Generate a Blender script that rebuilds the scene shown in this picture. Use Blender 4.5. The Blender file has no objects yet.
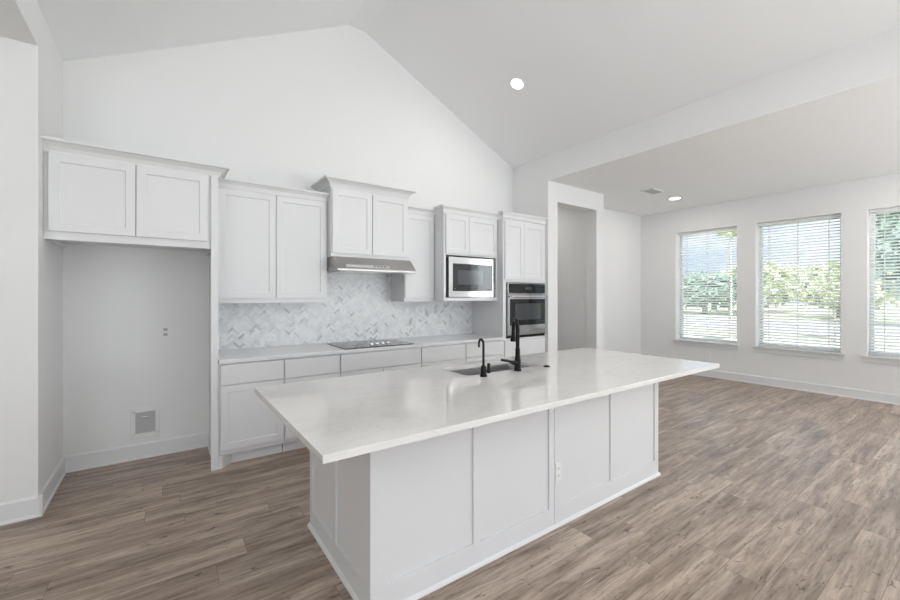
import bpy, bmesh, math, random
from mathutils import Vector, Matrix, Quaternion
R = math.radians
scene = bpy.context.scene
COL = scene.collection
random.seed(7)

# ---------------------------------------------------------------- camera
cam_d = bpy.data.cameras.new('camera')
cam_d.sensor_width = 36.0
cam_d.lens = 16.0
cam_d.shift_y = -3.5 / 900.0
cam_d.clip_start = 0.05
cam_d.clip_end = 400
cam = bpy.data.objects.new('camera', cam_d)
COL.objects.link(cam)
cam.location = (0, 0, 1.44)
cam.rotation_euler = (R(90), 0, R(-35.54))
scene.camera = cam

# ---------------------------------------------------------------- view + light
scene.view_settings.view_transform = 'Standard'
scene.view_settings.look = 'None'
scene.view_settings.gamma = 1.0
scene.view_settings.exposure = 0.27
scene.view_settings.use_curve_mapping = False

SKY_STRENGTH = 1.2
SUN_STRENGTH = 7.5
REAR_POWER = 66.0        # base power of the three added rear fill lamps
CAN_POWER = 5.0

world = bpy.data.worlds.new('sky')
scene.world = world
world.use_nodes = True
wn = world.node_tree.nodes; wl = world.node_tree.links
wn.clear()
w_out = wn.new('ShaderNodeOutputWorld'); w_bg = wn.new('ShaderNodeBackground')
w_tc = wn.new('ShaderNodeTexCoord'); w_ns = wn.new('ShaderNodeTexNoise'); w_rp = wn.new('ShaderNodeValToRGB')
w_mp = wn.new('ShaderNodeMapping')
w_mp.inputs['Scale'].default_value = (1, 1, 3)
w_ns.inputs['Scale'].default_value = 3.0; w_ns.inputs['Detail'].default_value = 6
w_rp.color_ramp.elements[0].position = 0.40; w_rp.color_ramp.elements[0].color = (0.50, 0.64, 0.84, 1)
w_rp.color_ramp.elements[1].position = 0.62; w_rp.color_ramp.elements[1].color = (0.92, 0.95, 1.0, 1)
wl.new(w_tc.outputs['Generated'], w_mp.inputs['Vector']); wl.new(w_mp.outputs[0], w_ns.inputs['Vector'])
wl.new(w_ns.outputs['Fac'], w_rp.inputs[0]); wl.new(w_rp.outputs[0], w_bg.inputs['Color'])
w_bg.inputs['Strength'].default_value = SKY_STRENGTH
wl.new(w_bg.outputs[0], w_out.inputs[0])

sd = bpy.data.lights.new('sun', 'SUN'); sd.energy = SUN_STRENGTH; sd.angle = R(1.5); sd.color = (1, .97, .9)
sun = bpy.data.objects.new('sun', sd); COL.objects.link(sun)
sun.rotation_euler = (R(20), R(-42), 0)      # from above the house, lights the garden only
sun.location = (0, 0, 12)

def area(name, loc, rot, sx, sy, power, color):
    d = bpy.data.lights.new(name, 'AREA'); d.shape = 'RECTANGLE'; d.size = sx; d.size_y = sy
    d.energy = power; d.color = color
    o = bpy.data.objects.new(name, d); COL.objects.link(o); o.location = loc; o.rotation_euler = rot
    return o
REAR = [(-2.9, 2.2, 1.3, 50), (0.6, 2.6, 1.15, 84), (4.9, 3.6, 2.65, 80)]      # centre x, width, strength, upward tilt of unseen fill lamps added in the rear openings
for cx, w, k, up in REAR:
    area('rear_fill', (cx, -4.05, 1.25), (R(90 + up), 0, 0), w, 2.2, REAR_POWER * k * w / 2.6, (0.93, 0.965, 0.99))

area('window_daylight', (8.24, -1.575, 1.64), (R(90), 0, R(90)), 1.0, 2.0, 80.0, (0.93, 0.965, 0.99))    # behind the blind of the fourth window

# ---------------------------------------------------------------- materials
def new_mat(name, color=(.8, .8, .8), rough=.5, metal=0.0, spec=.5, coat=0.0):
    m = bpy.data.materials.new(name); m.use_nodes = True
    b = m.node_tree.nodes['Principled BSDF']
    b.inputs['Base Color'].default_value = (*color, 1)
    b.inputs['Roughness'].default_value = rough
    b.inputs['Metallic'].default_value = metal
    b.inputs['Specular IOR Level'].default_value = spec
    b.inputs['Coat Weight'].default_value = coat
    return m
def N(m, t): return m.node_tree.nodes.new(t)
def L(m, a, b): m.node_tree.links.new(a, b)
def paint(name, color, rough, bump=0.03, scale=180):
    m = new_mat(name, color, rough)
    tc = N(m, 'ShaderNodeTexCoord'); ns = N(m, 'ShaderNodeTexNoise'); bp = N(m, 'ShaderNodeBump')
    ns.inputs['Scale'].default_value = scale; ns.inputs['Detail'].default_value = 2
    bp.inputs['Strength'].default_value = bump; bp.inputs['Distance'].default_value = 0.002
    L(m, tc.outputs['Object'], ns.inputs['Vector']); L(m, ns.outputs['Fac'], bp.inputs['Height'])
    L(m, bp.outputs[0], m.node_tree.nodes['Principled BSDF'].inputs['Normal'])
    return m
M = {}
M['wall'] = paint('wall_paint', (.832, .832, .826), .7)
M['ceil'] = paint('ceiling_paint', (.905, .912, .912), .8, .06, 90)
M['trim'] = paint('trim_paint', (.80, .80, .80), .35, .01)
M['cab'] = paint('cabinet_paint', (.775, .775, .78), .32, .01)
M['crown'] = paint('lightened_crown_paint', (.80, .80, .80), .4, .01)  # cabinet white made lighter to offset the shade on the downward faces
M['cab_in'] = paint('cabinet_shadow_gap', (.30, .30, .30), .6, .01)
M['plastic'] = new_mat('white_plastic', (.84, .84, .83), .3)
M['slot'] = new_mat('slot_dark', (.06, .06, .06), .5)
M['black'] = new_mat('matte_black', (.004, .004, .005), .40, spec=.22)
M['glass_black'] = new_mat('black_glass', (.004, .005, .006), .03, spec=.5)
M['glass_black'].node_tree.nodes['Principled BSDF'].inputs['IOR'].default_value = 1.45
M['screen'] = new_mat('display_glass', (.045, .05, .055), .06)
M['slat'] = new_mat('slat_white', (.90, .90, .90), .4)
M['vinyl'] = new_mat('window_vinyl', (.90, .90, .90), .35)
M['print'] = new_mat('grey_print', (.35, .35, .36), .5)

def steel(name, color=(.62, .62, .62), rough=.24, axis_scale=(2, 2, 260)):
    m = new_mat(name, color, rough, 1.0)
    tc = N(m, 'ShaderNodeTexCoord'); mp = N(m, 'ShaderNodeMapping'); ns = N(m, 'ShaderNodeTexNoise'); mr = N(m, 'ShaderNodeMapRange')
    mp.inputs['Scale'].default_value = axis_scale; ns.inputs['Scale'].default_value = 3
    mr.inputs['To Min'].default_value = rough - .05; mr.inputs['To Max'].default_value = rough + .07
    L(m, tc.outputs['Object'], mp.inputs['Vector']); L(m, mp.outputs[0], ns.inputs['Vector'])
    L(m, ns.outputs['Fac'], mr.inputs['Value']); L(m, mr.outputs[0], m.node_tree.nodes['Principled BSDF'].inputs['Roughness'])
    return m
M['steel'] = steel('brushed_steel', (.37, .37, .37), .10)
M['hood_steel'] = steel('hood_steel', (.42, .41, .40), .30, (260, 2, 2))
M['chrome'] = new_mat('polished_steel', (.82, .82, .83), .10, 1.0)
M['sink'] = steel('sink_steel', (.50, .50, .50), .28)

def wood_floor():
    m = new_mat('plank_floor', rough=.42)
    b = m.node_tree.nodes['Principled BSDF']
    tc = N(m, 'ShaderNodeTexCoord')
    br = N(m, 'ShaderNodeTexBrick')
    br.inputs['Color1'].default_value = (0, 0, 0, 1); br.inputs['Color2'].default_value = (1, 1, 1, 1)
    br.inputs['Mortar'].default_value = (.5, .5, .5, 1)
    br.inputs['Scale'].default_value = 1.0; br.inputs['Mortar Size'].default_value = .0016
    br.inputs['Mortar Smooth'].default_value = 0.3
    br.inputs['Brick Width'].default_value = 1.22; br.inputs['Row Height'].default_value = .178
    br.offset = 0.0
    sx = N(m, 'ShaderNodeSeparateXYZ'); L(m, tc.outputs['Object'], sx.inputs[0])
    def mth(op, a, b=None):
        q = N(m, 'ShaderNodeMath'); q.operation = op; L(m, a, q.inputs[0])
        if b is not None: q.inputs[1].default_value = b
        return q.outputs[0]
    row = mth('FLOOR', mth('DIVIDE', sx.outputs['Y'], .178))
    wh = N(m, 'ShaderNodeTexWhiteNoise'); wh.noise_dimensions = '1D'; L(m, row, wh.inputs['W'])
    xo = N(m, 'ShaderNodeMath'); xo.operation = 'MULTIPLY_ADD'; xo.inputs[1].default_value = 4.3
    L(m, wh.outputs['Value'], xo.inputs[0]); L(m, sx.outputs['X'], xo.inputs[2])
    cx = N(m, 'ShaderNodeCombineXYZ'); L(m, xo.outputs[0], cx.inputs['X']); L(m, sx.outputs['Y'], cx.inputs['Y'])
    L(m, cx.outputs[0], br.inputs['Vector'])
    # per-plank offset of the grain
    sep = N(m, 'ShaderNodeSeparateColor'); L(m, br.outputs['Color'], sep.inputs[0])
    comb = N(m, 'ShaderNodeCombineXYZ')
    mul = N(m, 'ShaderNodeMath'); mul.operation = 'MULTIPLY'; mul.inputs[1].default_value = 37.0
    L(m, sep.outputs[0], mul.inputs[0]); L(m, mul.outputs[0], comb.inputs['Z'])
    add = N(m, 'ShaderNodeVectorMath'); add.operation = 'ADD'
    L(m, tc.outputs['Object'], add.inputs[0]); L(m, comb.outputs[0], add.inputs[1])
    def noise(scale3, sc, det, dist=0.0, rough=.6):
        mp = N(m, 'ShaderNodeMapping'); mp.inputs['Scale'].default_value = scale3
        ns = N(m, 'ShaderNodeTexNoise'); ns.inputs['Scale'].default_value = sc; ns.inputs['Detail'].default_value = det
        ns.inputs['Distortion'].default_value = dist; ns.inputs['Roughness'].default_value = rough
        L(m, add.outputs[0], mp.inputs['Vector']); L(m, mp.outputs[0], ns.inputs['Vector'])
        return ns
    broad = noise((.8, 7.0, 1), 1.7, 5, .5)
    fine = noise((1.9, 26, 1), 2.0, 9, .5, .8)
    knots = noise((5.0, 14, 1), 2.2, 5, .8)
    def ramp(src, stops):
        r = N(m, 'ShaderNodeValToRGB'); e = r.color_ramp.elements
        while len(e) < len(stops): e.new(.5)
        for k, (p, c) in enumerate(stops):
            e[k].position = p; e[k].color = (*c, 1)
        L(m, src, r.inputs[0]); return r
    tone = ramp(broad.outputs['Fac'], [(.28, (.205, .150, .112)), (.50, (.40, .31, .245)), (.72, (.62, .51, .42))])
    fg = ramp(fine.outputs['Fac'], [(.34, (.34, .31, .29)), (.50, (.96, .96, .96)), (.68, (1.26, 1.22, 1.22))])
    kn = ramp(knots.outputs['Fac'], [(.31, (.30, .27, .25)), (.375, (1, 1, 1))])
    dark = noise((1.5, 13, 1), 1.5, 6, .9, .65)
    dk = ramp(dark.outputs['Fac'], [(.33, (.56, .53, .50)), (.45, (1, 1, 1))])
    plank = ramp(sep.outputs[0], [(0, (.86, .855, .85)), (1, (1.08, 1.08, 1.075))])
    def mulc(a, c, f=1.0):
        x = N(m, 'ShaderNodeMix'); x.data_type = 'RGBA'; x.blend_type = 'MULTIPLY'; x.inputs[0].default_value = f
        L(m, a, x.inputs[6]); L(m, c, x.inputs[7]); return x.outputs[2]
    c = mulc(tone.outputs[0], fg.outputs[0], .9)
    c = mulc(c, kn.outputs[0], .9)
    c = mulc(c, dk.outputs[0], .55)
    c = mulc(c, plank.outputs[0], 1.0)
    seam = N(m, 'ShaderNodeMix'); seam.data_type = 'RGBA'
    L(m, br.outputs['Fac'], seam.inputs[0]); L(m, c, seam.inputs[6]); seam.inputs[7].default_value = (.17, .135, .11, 1)
    L(m, seam.outputs[2], b.inputs['Base Color'])
    bp = N(m, 'ShaderNodeBump'); bp.inputs['Strength'].default_value = .12; bp.inputs['Distance'].default_value = .003
    L(m, fine.outputs['Fac'], bp.inputs['Height']); L(m, bp.outputs[0], b.inputs['Normal'])
    mr = N(m, 'ShaderNodeMapRange'); mr.inputs['To Min'].default_value = .28; mr.inputs['To Max'].default_value = .44
    L(m, fine.outputs['Fac'], mr.inputs['Value']); L(m, mr.outputs[0], b.inputs['Roughness'])
    return m
M['floor'] = wood_floor()

def quartz(name, base, vein, rough, scale=1.3, amount=.6):
    m = new_mat(name, base, rough, coat=0.0)
    b = m.node_tree.nodes['Principled BSDF']
    tc = N(m, 'ShaderNodeTexCoord'); mp = N(m, 'ShaderNodeMapping'); mp.inputs['Rotation'].default_value = (0, 0, .5)
    mp.inputs['Scale'].default_value = (1, 2.2, 1)
    ns = N(m, 'ShaderNodeTexNoise'); ns.inputs['Scale'].default_value = scale; ns.inputs['Detail'].default_value = 8
    ns.inputs['Distortion'].default_value = 1.2; ns.inputs['Roughness'].default_value = .6
    r = N(m, 'ShaderNodeValToRGB'); e = r.color_ramp.elements
    e[0].position = .475; e[0].color = (*base, 1); e[1].position = .525; e[1].color = (*base, 1)
    x = e.new(.5); x.color = (*[base[i] * (1 - amount) + vein[i] * amount for i in range(3)], 1)
    cl = N(m, 'ShaderNodeTexNoise'); cl.inputs['Scale'].default_value = 4; cl.inputs['Detail'].default_value = 4
    mix = N(m, 'ShaderNodeMix'); mix.data_type = 'RGBA'; mix.blend_type = 'MULTIPLY'; mix.inputs[0].default_value = 1
    r2 = N(m, 'ShaderNodeValToRGB'); r2.color_ramp.elements[0].position = .3; r2.color_ramp.elements[0].color = (.975, .975, .972, 1)
    r2.color_ramp.elements[1].position = .7; r2.color_ramp.elements[1].color = (1.01, 1.01, 1.01, 1)
    L(m, tc.outputs['Object'], mp.inputs['Vector']); L(m, mp.outputs[0], ns.inputs['Vector'])
    L(m, tc.outputs['Object'], cl.inputs['Vector']); L(m, cl.outputs['Fac'], r2.inputs[0])
    L(m, ns.outputs['Fac'], r.inputs[0]); L(m, r.outputs[0], mix.inputs[6]); L(m, r2.outputs[0], mix.inputs[7])
    L(m, mix.outputs[2], b.inputs['Base Color'])
    return m
M['quartz'] = quartz('island_quartz', (.80, .785, .765), (.62, .58, .54), .05, 1.3, .25)
M['counter'] = quartz('kitchen_quartz', (.78, .78, .785), (.5, .5, .51), .12, 2.0, .15)

def marble_tile():
    m = new_mat('marble_herringbone', (.6, .62, .64), .22)
    b = m.node_tree.nodes['Principled BSDF']
    at = N(m, 'ShaderNodeAttribute'); at.attribute_name = 'tone'
    tc = N(m, 'ShaderNodeTexCoord'); ns = N(m, 'ShaderNodeTexNoise'); ns.inputs['Scale'].default_value = 11
    ns.inputs['Detail'].default_value = 5; ns.inputs['Distortion'].default_value = 1
    L(m, tc.outputs['Object'], ns.inputs['Vector'])
    ad = N(m, 'ShaderNodeMath'); ad.operation = 'ADD'
    s = N(m, 'ShaderNodeMath'); s.operation = 'MULTIPLY_ADD'; s.inputs[1].default_value = .7; s.inputs[2].default_value = -.35
    L(m, ns.outputs['Fac'], s.inputs[0]); L(m, at.outputs['Fac'], ad.inputs[0]); L(m, s.outputs[0], ad.inputs[1])
    r = N(m, 'ShaderNodeValToRGB'); e = r.color_ramp.elements
    e[0].position = .0; e[0].color = (.36, .38, .40, 1); e[1].position = .85; e[1].color = (.88, .885, .89, 1)
    x = e.new(.35); x.color = (.70, .72, .74, 1)
    L(m, ad.outputs[0], r.inputs[0]); L(m, r.outputs[0], b.inputs['Base Color'])
    return m
M['tile'] = marble_tile()
M['grout'] = new_mat('grout', (.62, .62, .62), .8)
def glass_pane():
    m = bpy.data.materials.new('window_glass'); m.use_nodes = True
    nt = m.node_tree; nt.nodes.clear()
    o = nt.nodes.new('ShaderNodeOutputMaterial'); t = nt.nodes.new('ShaderNodeBsdfTransparent'); g = nt.nodes.new('ShaderNodeBsdfGlossy')
    t.inputs[0].default_value = (.97, .985, .985, 1); g.inputs['Roughness'].default_value = .0
    mx = nt.nodes.new('ShaderNodeMixShader')
    mx.inputs[0].default_value = .04; nt.links.new(t.outputs[0], mx.inputs[1]); nt.links.new(g.outputs[0], mx.inputs[2])
    nt.links.new(mx.outputs[0], o.inputs[0]); return m
M['glass'] = glass_pane()
def emit(name, color, s):
    m = bpy.data.materials.new(name); m.use_nodes = True; nt = m.node_tree; nt.nodes.clear()
    o = nt.nodes.new('ShaderNodeOutputMaterial'); e = nt.nodes.new('ShaderNodeEmission')
    e.inputs[0].default_value = (*color, 1); e.inputs[1].default_value = s; nt.links.new(e.outputs[0], o.inputs[0]); return m
M['lamp'] = emit('lamp_glow', (1, .97, .93), 6.0)
def blotch(name, c1, c2, scale, rough=.9):
    m = new_mat(name, c1, rough); b = m.node_tree.nodes['Principled BSDF']
    tc = N(m, 'ShaderNodeTexCoord'); ns = N(m, 'ShaderNodeTexNoise'); ns.inputs['Scale'].default_value = scale; ns.inputs['Detail'].default_value = 5
    r = N(m, 'ShaderNodeValToRGB'); r.color_ramp.elements[0].position = .35; r.color_ramp.elements[0].color = (*c1, 1)
    r.color_ramp.elements[1].position = .65; r.color_ramp.elements[1].color = (*c2, 1)
    L(m, tc.outputs['Object'], ns.inputs['Vector']); L(m, ns.outputs['Fac'], r.inputs[0]); L(m, r.outputs[0], b.inputs['Base Color'])
    return m
M['grass'] = blotch('lawn', (.48, .54, .32), (.72, .71, .56), 1.5)
M['road'] = blotch('pavement', (.50, .53, .58), (.60, .63, .68), 2.0)
M['leaf'] = blotch('foliage', (.48, .56, .32), (.68, .74, .50), 2.5)
M['leaf2'] = blotch('dark_foliage', (.20, .32, .26), (.36, .48, .40), 3.0)
M['bark'] = blotch('bark', (.30, .26, .22), (.45, .40, .36), 6)
M['pale_bark'] = blotch('pale_bark', (.75, .74, .72), (.9, .9, .88), 6)

# ---------------------------------------------------------------- mesh helpers
def wloc(o):
    v = Vector((0, 0, 0))
    while o is not None:
        v += o.location; o = o.parent
    return v
class MB:
    def __init__(s): s.v = []; s.f = []
    def poly(s, verts, faces):
        n = len(s.v); s.v += [tuple(v) for v in verts]; s.f += [tuple(n + i for i in f) for f in faces]; return s
    def box(s, x0, x1, y0, y1, z0, z1):
        return s.poly([(x0, y0, z0), (x1, y0, z0), (x1, y1, z0), (x0, y1, z0), (x0, y0, z1), (x1, y0, z1), (x1, y1, z1), (x0, y1, z1)],
                      [(0, 3, 2, 1), (4, 5, 6, 7), (0, 1, 5, 4), (1, 2, 6, 5), (2, 3, 7, 6), (3, 0, 4, 7)])
    def prism(s, pts, axis, a0, a1):
        """pts: 2D polygon in the plane across axis ('x': (y,z), 'y': (x,z), 'z': (x,y))"""
        def mk(p, a): return {'x': (a, p[0], p[1]), 'y': (p[0], a, p[1]), 'z': (p[0], p[1], a)}[axis]
        n = len(pts)
        return s.poly([mk(p, a0) for p in pts] + [mk(p, a1) for p in pts],
                      [tuple(range(n)), tuple(range(2 * n - 1, n - 1, -1))] + [(i, i + n, (i + 1) % n + n, (i + 1) % n) for i in range(n)])
    def tube(s, pts, radii, n=16, cap=True):
        pts = [Vector(p) for p in pts]
        if not isinstance(radii, (list, tuple)): radii = [radii] * len(pts)
        t0 = (pts[1] - pts[0]).normalized()
        up = Vector((0, 0, 1)) if abs(t0.z) < .9 else Vector((1, 0, 0))
        nrm = t0.cross(up).normalized(); rings = []; prev = t0
        for i, p in enumerate(pts):
            t = ((pts[min(i + 1, len(pts) - 1)] - pts[i]).normalized() + (pts[i] - pts[max(i - 1, 0)]).normalized())
            t = t.normalized() if t.length > 1e-6 else prev
            nrm = (prev.rotation_difference(t) @ nrm).normalized(); prev = t
            b = t.cross(nrm)
            rings.append([p + radii[i] * (math.cos(2 * math.pi * k / n) * nrm + math.sin(2 * math.pi * k / n) * b) for k in range(n)])
        base = len(s.v)
        for r in rings: s.v += [tuple(q) for q in r]
        for i in range(len(rings) - 1):
            for k in range(n):
                a = base + i * n + k; b2 = base + i * n + (k + 1) % n
                s.f.append((a, b2, b2 + n, a + n))
        if cap:
            s.f.append(tuple(base + k for k in range(n))[::-1]); s.f.append(tuple(base + (len(rings) - 1) * n + k for k in range(n)))
        return s
    def lathe(s, prof, c, n=24, axis=None):
        """prof: list of (r, h) along +z from c, or along axis"""
        q = Vector((0, 0, 1)).rotation_difference(Vector(axis).normalized()) if axis else Quaternion()
        base = len(s.v); c = Vector(c)
        for r, h in prof:
            for k in range(n):
                a = 2 * math.pi * k / n
                s.v.append(tuple(c + q @ Vector((r * math.cos(a), r * math.sin(a), h))))
        for i in range(len(prof) - 1):
            for k in range(n):
                a = base + i * n + k; b = base + i * n + (k + 1) % n
                s.f.append((a, b, b + n, a + n))
        s.f.append(tuple(base + k for k in range(n))[::-1]); s.f.append(tuple(base + (len(prof) - 1) * n + k for k in range(n)))
        return s
    def build(s, name, mat, parent=None, bevel=0.0, smooth=False, seg=2):
        off = wloc(parent) if parent is not None else Vector((0, 0, 0))
        own = Vector((0, 0, 0))
        me = bpy.data.meshes.new(name)
        me.from_pydata([tuple(Vector(v) - off - own) for v in s.v], [], s.f)
        bm = bmesh.new(); bm.from_mesh(me); bmesh.ops.recalc_face_normals(bm, faces=bm.faces); bm.to_mesh(me); bm.free()
        me.materials.append(M[mat] if isinstance(mat, str) else mat)
        o = bpy.data.objects.new(name, me); COL.objects.link(o)
        if parent is not None: o.parent = parent
        if bevel > 0:
            b = o.modifiers.new('bevel', 'BEVEL'); b.width = bevel; b.segments = seg; b.limit_method = 'ANGLE'; b.angle_limit = R(40)
            b.harden_normals = False
        if smooth:
            for p in me.polygons: p.use_smooth = True
            try: me.set_sharp_from_angle(angle=R(38))
            except Exception: pass
        return o
def thing(name, label, cat, loc, group=None):
    o = bpy.data.objects.new(name, None); COL.objects.link(o); o.location = loc; o.empty_display_size = .1
    o['label'] = label; o['category'] = cat
    if group: o['group'] = group
    return o
def tag(o, label, cat, group=None):
    o['label'] = label; o['category'] = cat
    if group: o['group'] = group
    return o
def struct(o): o['kind'] = 'structure'; return o
def copy_tree(o, parent=None):
    c = o.copy(); COL.objects.link(c); c.parent = parent
    for ch in list(o.children): copy_tree(ch, c)
    return c
def box_obj(name, mat, b, parent=None, bevel=0.0):
    return MB().box(*b).build(name, mat, parent, bevel)

M['gray_box'] = new_mat('box_grey', (.50, .50, .51), .5)
def shaker_mb(mb, x0, x1, z0, z1, yf, th=.02, st=.057, rec=.008, bv=.003):
    """a shaker door facing -y, front at y=yf"""
    i0, i1, j0, j1 = x0 + st, x1 - st, z0 + st, z1 - st
    V = [(x0, yf, z0), (x1, yf, z0), (x1, yf, z1), (x0, yf, z1),
         (i0, yf, j0), (i1, yf, j0), (i1, yf, j1), (i0, yf, j1),
         (i0 + bv, yf + rec, j0 + bv), (i1 - bv, yf + rec, j0 + bv), (i1 - bv, yf + rec, j1 - bv), (i0 + bv, yf + rec, j1 - bv),
         (x0, yf + th, z0), (x1, yf + th, z0), (x1, yf + th, z1), (x0, yf + th, z1)]
    F = [(8, 9, 10, 11), (12, 15, 14, 13)]
    for k in range(4):
        n = (k + 1) % 4
        F += [(k, n, n + 4, k + 4), (k + 4, n + 4, n + 8, k + 8), (k, k + 12, n + 12, n)]
    mb.poly(V, F); return mb
def crown(path, z0, z1, out, mat='trim', name='crown_molding', parent=None):
    prof = [(0, z0), (.010, z0), (.012, z0 + .012), (out * .35, z0 + (z1 - z0) * .45), (out * .75, z1 - .022), (out, z1 - .018), (out, z1), (0, z1)]
    P = [Vector(p) for p in path]; n = len(P); rings = []
    for i in range(n):
        def nr(a, b):
            d = (b - a).normalized(); return Vector((d.y, -d.x))
        if i == 0: m = nr(P[0], P[1])
        elif i == n - 1: m = nr(P[-2], P[-1])
        else:
            a, b = nr(P[i - 1], P[i]), nr(P[i], P[i + 1]); m = (a + b); m = m / (m.dot(a))
        rings.append([(P[i].x + m.x * o, P[i].y + m.y * o, z) for o, z in prof])
    mb = MB(); k = len(prof)
    for r in rings: mb.v += r
    for i in range(n - 1):
        for j in range(k):
            a = i * k + j; b = i * k + (j + 1) % k; mb.f.append((a, b, b + k, a + k))
    mb.f.append(tuple(range(k))); mb.f.append(tuple((n - 1) * k + j for j in range(k))[::-1])
    return mb.build(name, mat, parent)

# ---------------------------------------------------------------- room shell
YB = 4.50           # kitchen back wall
XL = -0.674          # side wall of the kitchen
XH = 4.42           # header line between kitchen vault and dining ceiling
YD = 3.80           # door wall
XW = 7.95           # window wall
YE = 4.40           # end wall of the dining side
ZF = 3.085          # flat ceilings
YR = -4.3           # rear wall
T = .14
Z1, Z2, ZP = 3.36, 3.435, 4.615
XP0, XP1 = 1.75, 1.96

floor = struct(box_obj('floor', 'floor', (-5.2, XW, YR, 6.3, -.10, 0)))
# vaulted ceiling, one slab following both slopes and the narrow flat top
def vz(x):
    if x < XP0: return Z1 + (ZP - Z1) * (x - XL) / (XP0 - XL)
    if x > XP1: return Z2 + (ZP - Z2) * (XH - x) / (XH - XP1)
    return ZP
struct(MB().prism([(XL, Z1), (XP0, ZP), (XP1, ZP), (XH, Z2), (XH, Z2 + .12), (XP1, ZP + .12), (XP0, ZP + .12), (XL, Z1 + .12)], 'y', YR, YB).build('ceiling', 'ceil'))
struct(MB().box(XH + .13, XW, YR, 6.3, ZF, ZF + .12).box(XH, XH + .13, YR, YD, ZF, ZF + .004).build('ceiling_dining', 'ceil'))
struct(MB().box(-5.2, XL - .12, YR, 3.71, ZF, ZF + .12).box(XL - .12, XL, YR, 3.71, ZF, ZF + .004).build('ceiling_left', 'ceil'))
# gable wall
struct(MB().prism([(XL, 0), (XH, 0), (XH, Z2), (XP1, ZP), (XP0, ZP), (XL, Z1)], 'y', YB, YB + T).build('wall_back', 'wall'))
# kitchen side wall with the header running on towards the viewer, one plane
struct(MB().prism([(YB + T, 0), (YB + T, Z1 + .1), (YR, Z1 + .1), (YR, ZF + .004), (3.71, ZF + .004), (3.71, 0)], 'x', XL - .12, XL).build('wall_left', 'wall'))
struct(box_obj('wall_front_left', 'wall', (-5.2, XL - .12, 3.71, 3.71 + T, 0, ZF + .1)))
# header on the dining side + wall beside the oven tower
struct(MB().prism([(YD, 0), (YD, ZF + .004), (YR, ZF + .004), (YR, Z2 + .1), (YB + T, Z2 + .1), (YB + T, 0)], 'x', XH, XH + .13).build('wall_header', 'wall'))
# door wall with the tall opening
DX0, DX1, DZ = 4.623, 5.562, 2.805
mb = MB()
mb.box(XH + .13, DX0, YD, YD + .184, 0, ZF + .02); mb.box(DX1, 5.75, YD, YD + .184, 0, ZF + .02); mb.box(DX0, DX1, YD, YD + .184, DZ, ZF + .02)
struct(mb.build('wall_door', 'wall'))
struct(box_obj('wall_hall_right', 'wall', (5.60, 5.74, YD + .18, 6.2, 0, ZF + .02)))
struct(box_obj('wall_hall_left', 'wall', (4.40, 4.55, YB + .13, 6.2, 0, ZF + .02)))
struct(box_obj('wall_hall_end', 'wall', (4.40, 5.74, 6.16, 6.3, 0, ZF + .02)))
struct(box_obj('wall_end', 'wall', (5.73, XW + .14, YE, YE + T, 0, ZF + .02)))
# window wall: three windows in view, a fourth further along
WZ0, WZ1 = .62, 2.655
WINS = [(2.705, 3.715), (1.415, 2.445), (.125, 1.155), (-2.1, -1.05)]
mb = MB(); ys = [YR] + [v for w in sorted(WINS) for v in w] + [YE + T]
for a, b in zip(ys[0::2], ys[1::2]): mb.box(XW, XW + .24, a, b, 0, ZF + .05)
for a, b in WINS:
    mb.box(XW, XW + .24, a, b, 0, WZ0); mb.box(XW, XW + .24, a, b, WZ1, ZF + .05)
struct(mb.build('wall_right', 'wall'))
# outer walls behind the viewer
struct(box_obj('wall_outer_left', 'wall', (-5.32, -5.2, YR, 3.9, 0, ZF + .1)))
mb = MB(); xs = [-5.3]
for cx, w, _k, _u in REAR: xs += [cx - w / 2, cx + w / 2]
xs.append(XW + .1)
for a, b in zip(xs[0::2], xs[1::2]): mb.box(a, b, YR, YR + .14, 0, ZF)
for cx, w, _k, _u in REAR: mb.box(cx - w / 2, cx + w / 2, YR, YR + .14, 2.45, ZF)
mb.prism([(-5.3, ZF), (XW + .1, ZF), (XW + .1, 3.5), (XH, 3.5), (XP1, ZP + .1), (XP0, ZP + .1), (XL, 3.5), (-5.3, 3.5)], 'y', YR, YR + .14)
struct(mb.build('wall_rear', 'wall'))

# baseboards
def baseboard(name, prof_axis, a0, a1, at, sgn):
    h, t = .135, .014
    p = [(at, 0), (at + sgn * (t + .010), 0), (at + sgn * (t + .008), .014), (at + sgn * t, .020), (at + sgn * t, h - .012), (at + sgn * t * .5, h), (at, h)]
    return struct(MB().prism(p, prof_axis, a0, a1).build(name, 'trim'))
baseboard('baseboard_back', 'x', XL, .348, YB, -1)
baseboard('baseboard_alcove', 'y', 3.71 - .024, YB, XL, 1)
baseboard('baseboard_front_left', 'x', -5.2, XL + .022, 3.71, -1)
baseboard('baseboard_right', 'y', YR, YE, XW, -1)
baseboard('baseboard_end', 'x', 5.75, XW, YE, -1)
baseboard('baseboard_hall', 'y', YD + .184, 6.16, 5.60, -1)
mb = MB(); mb.box(5.562, 5.75, YD - .014, YD, 0, .135); mb.box(5.75, 5.764, YD - .014, YE, 0, .135)
struct(mb.build('baseboard_door', 'trim', bevel=.003))

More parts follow.
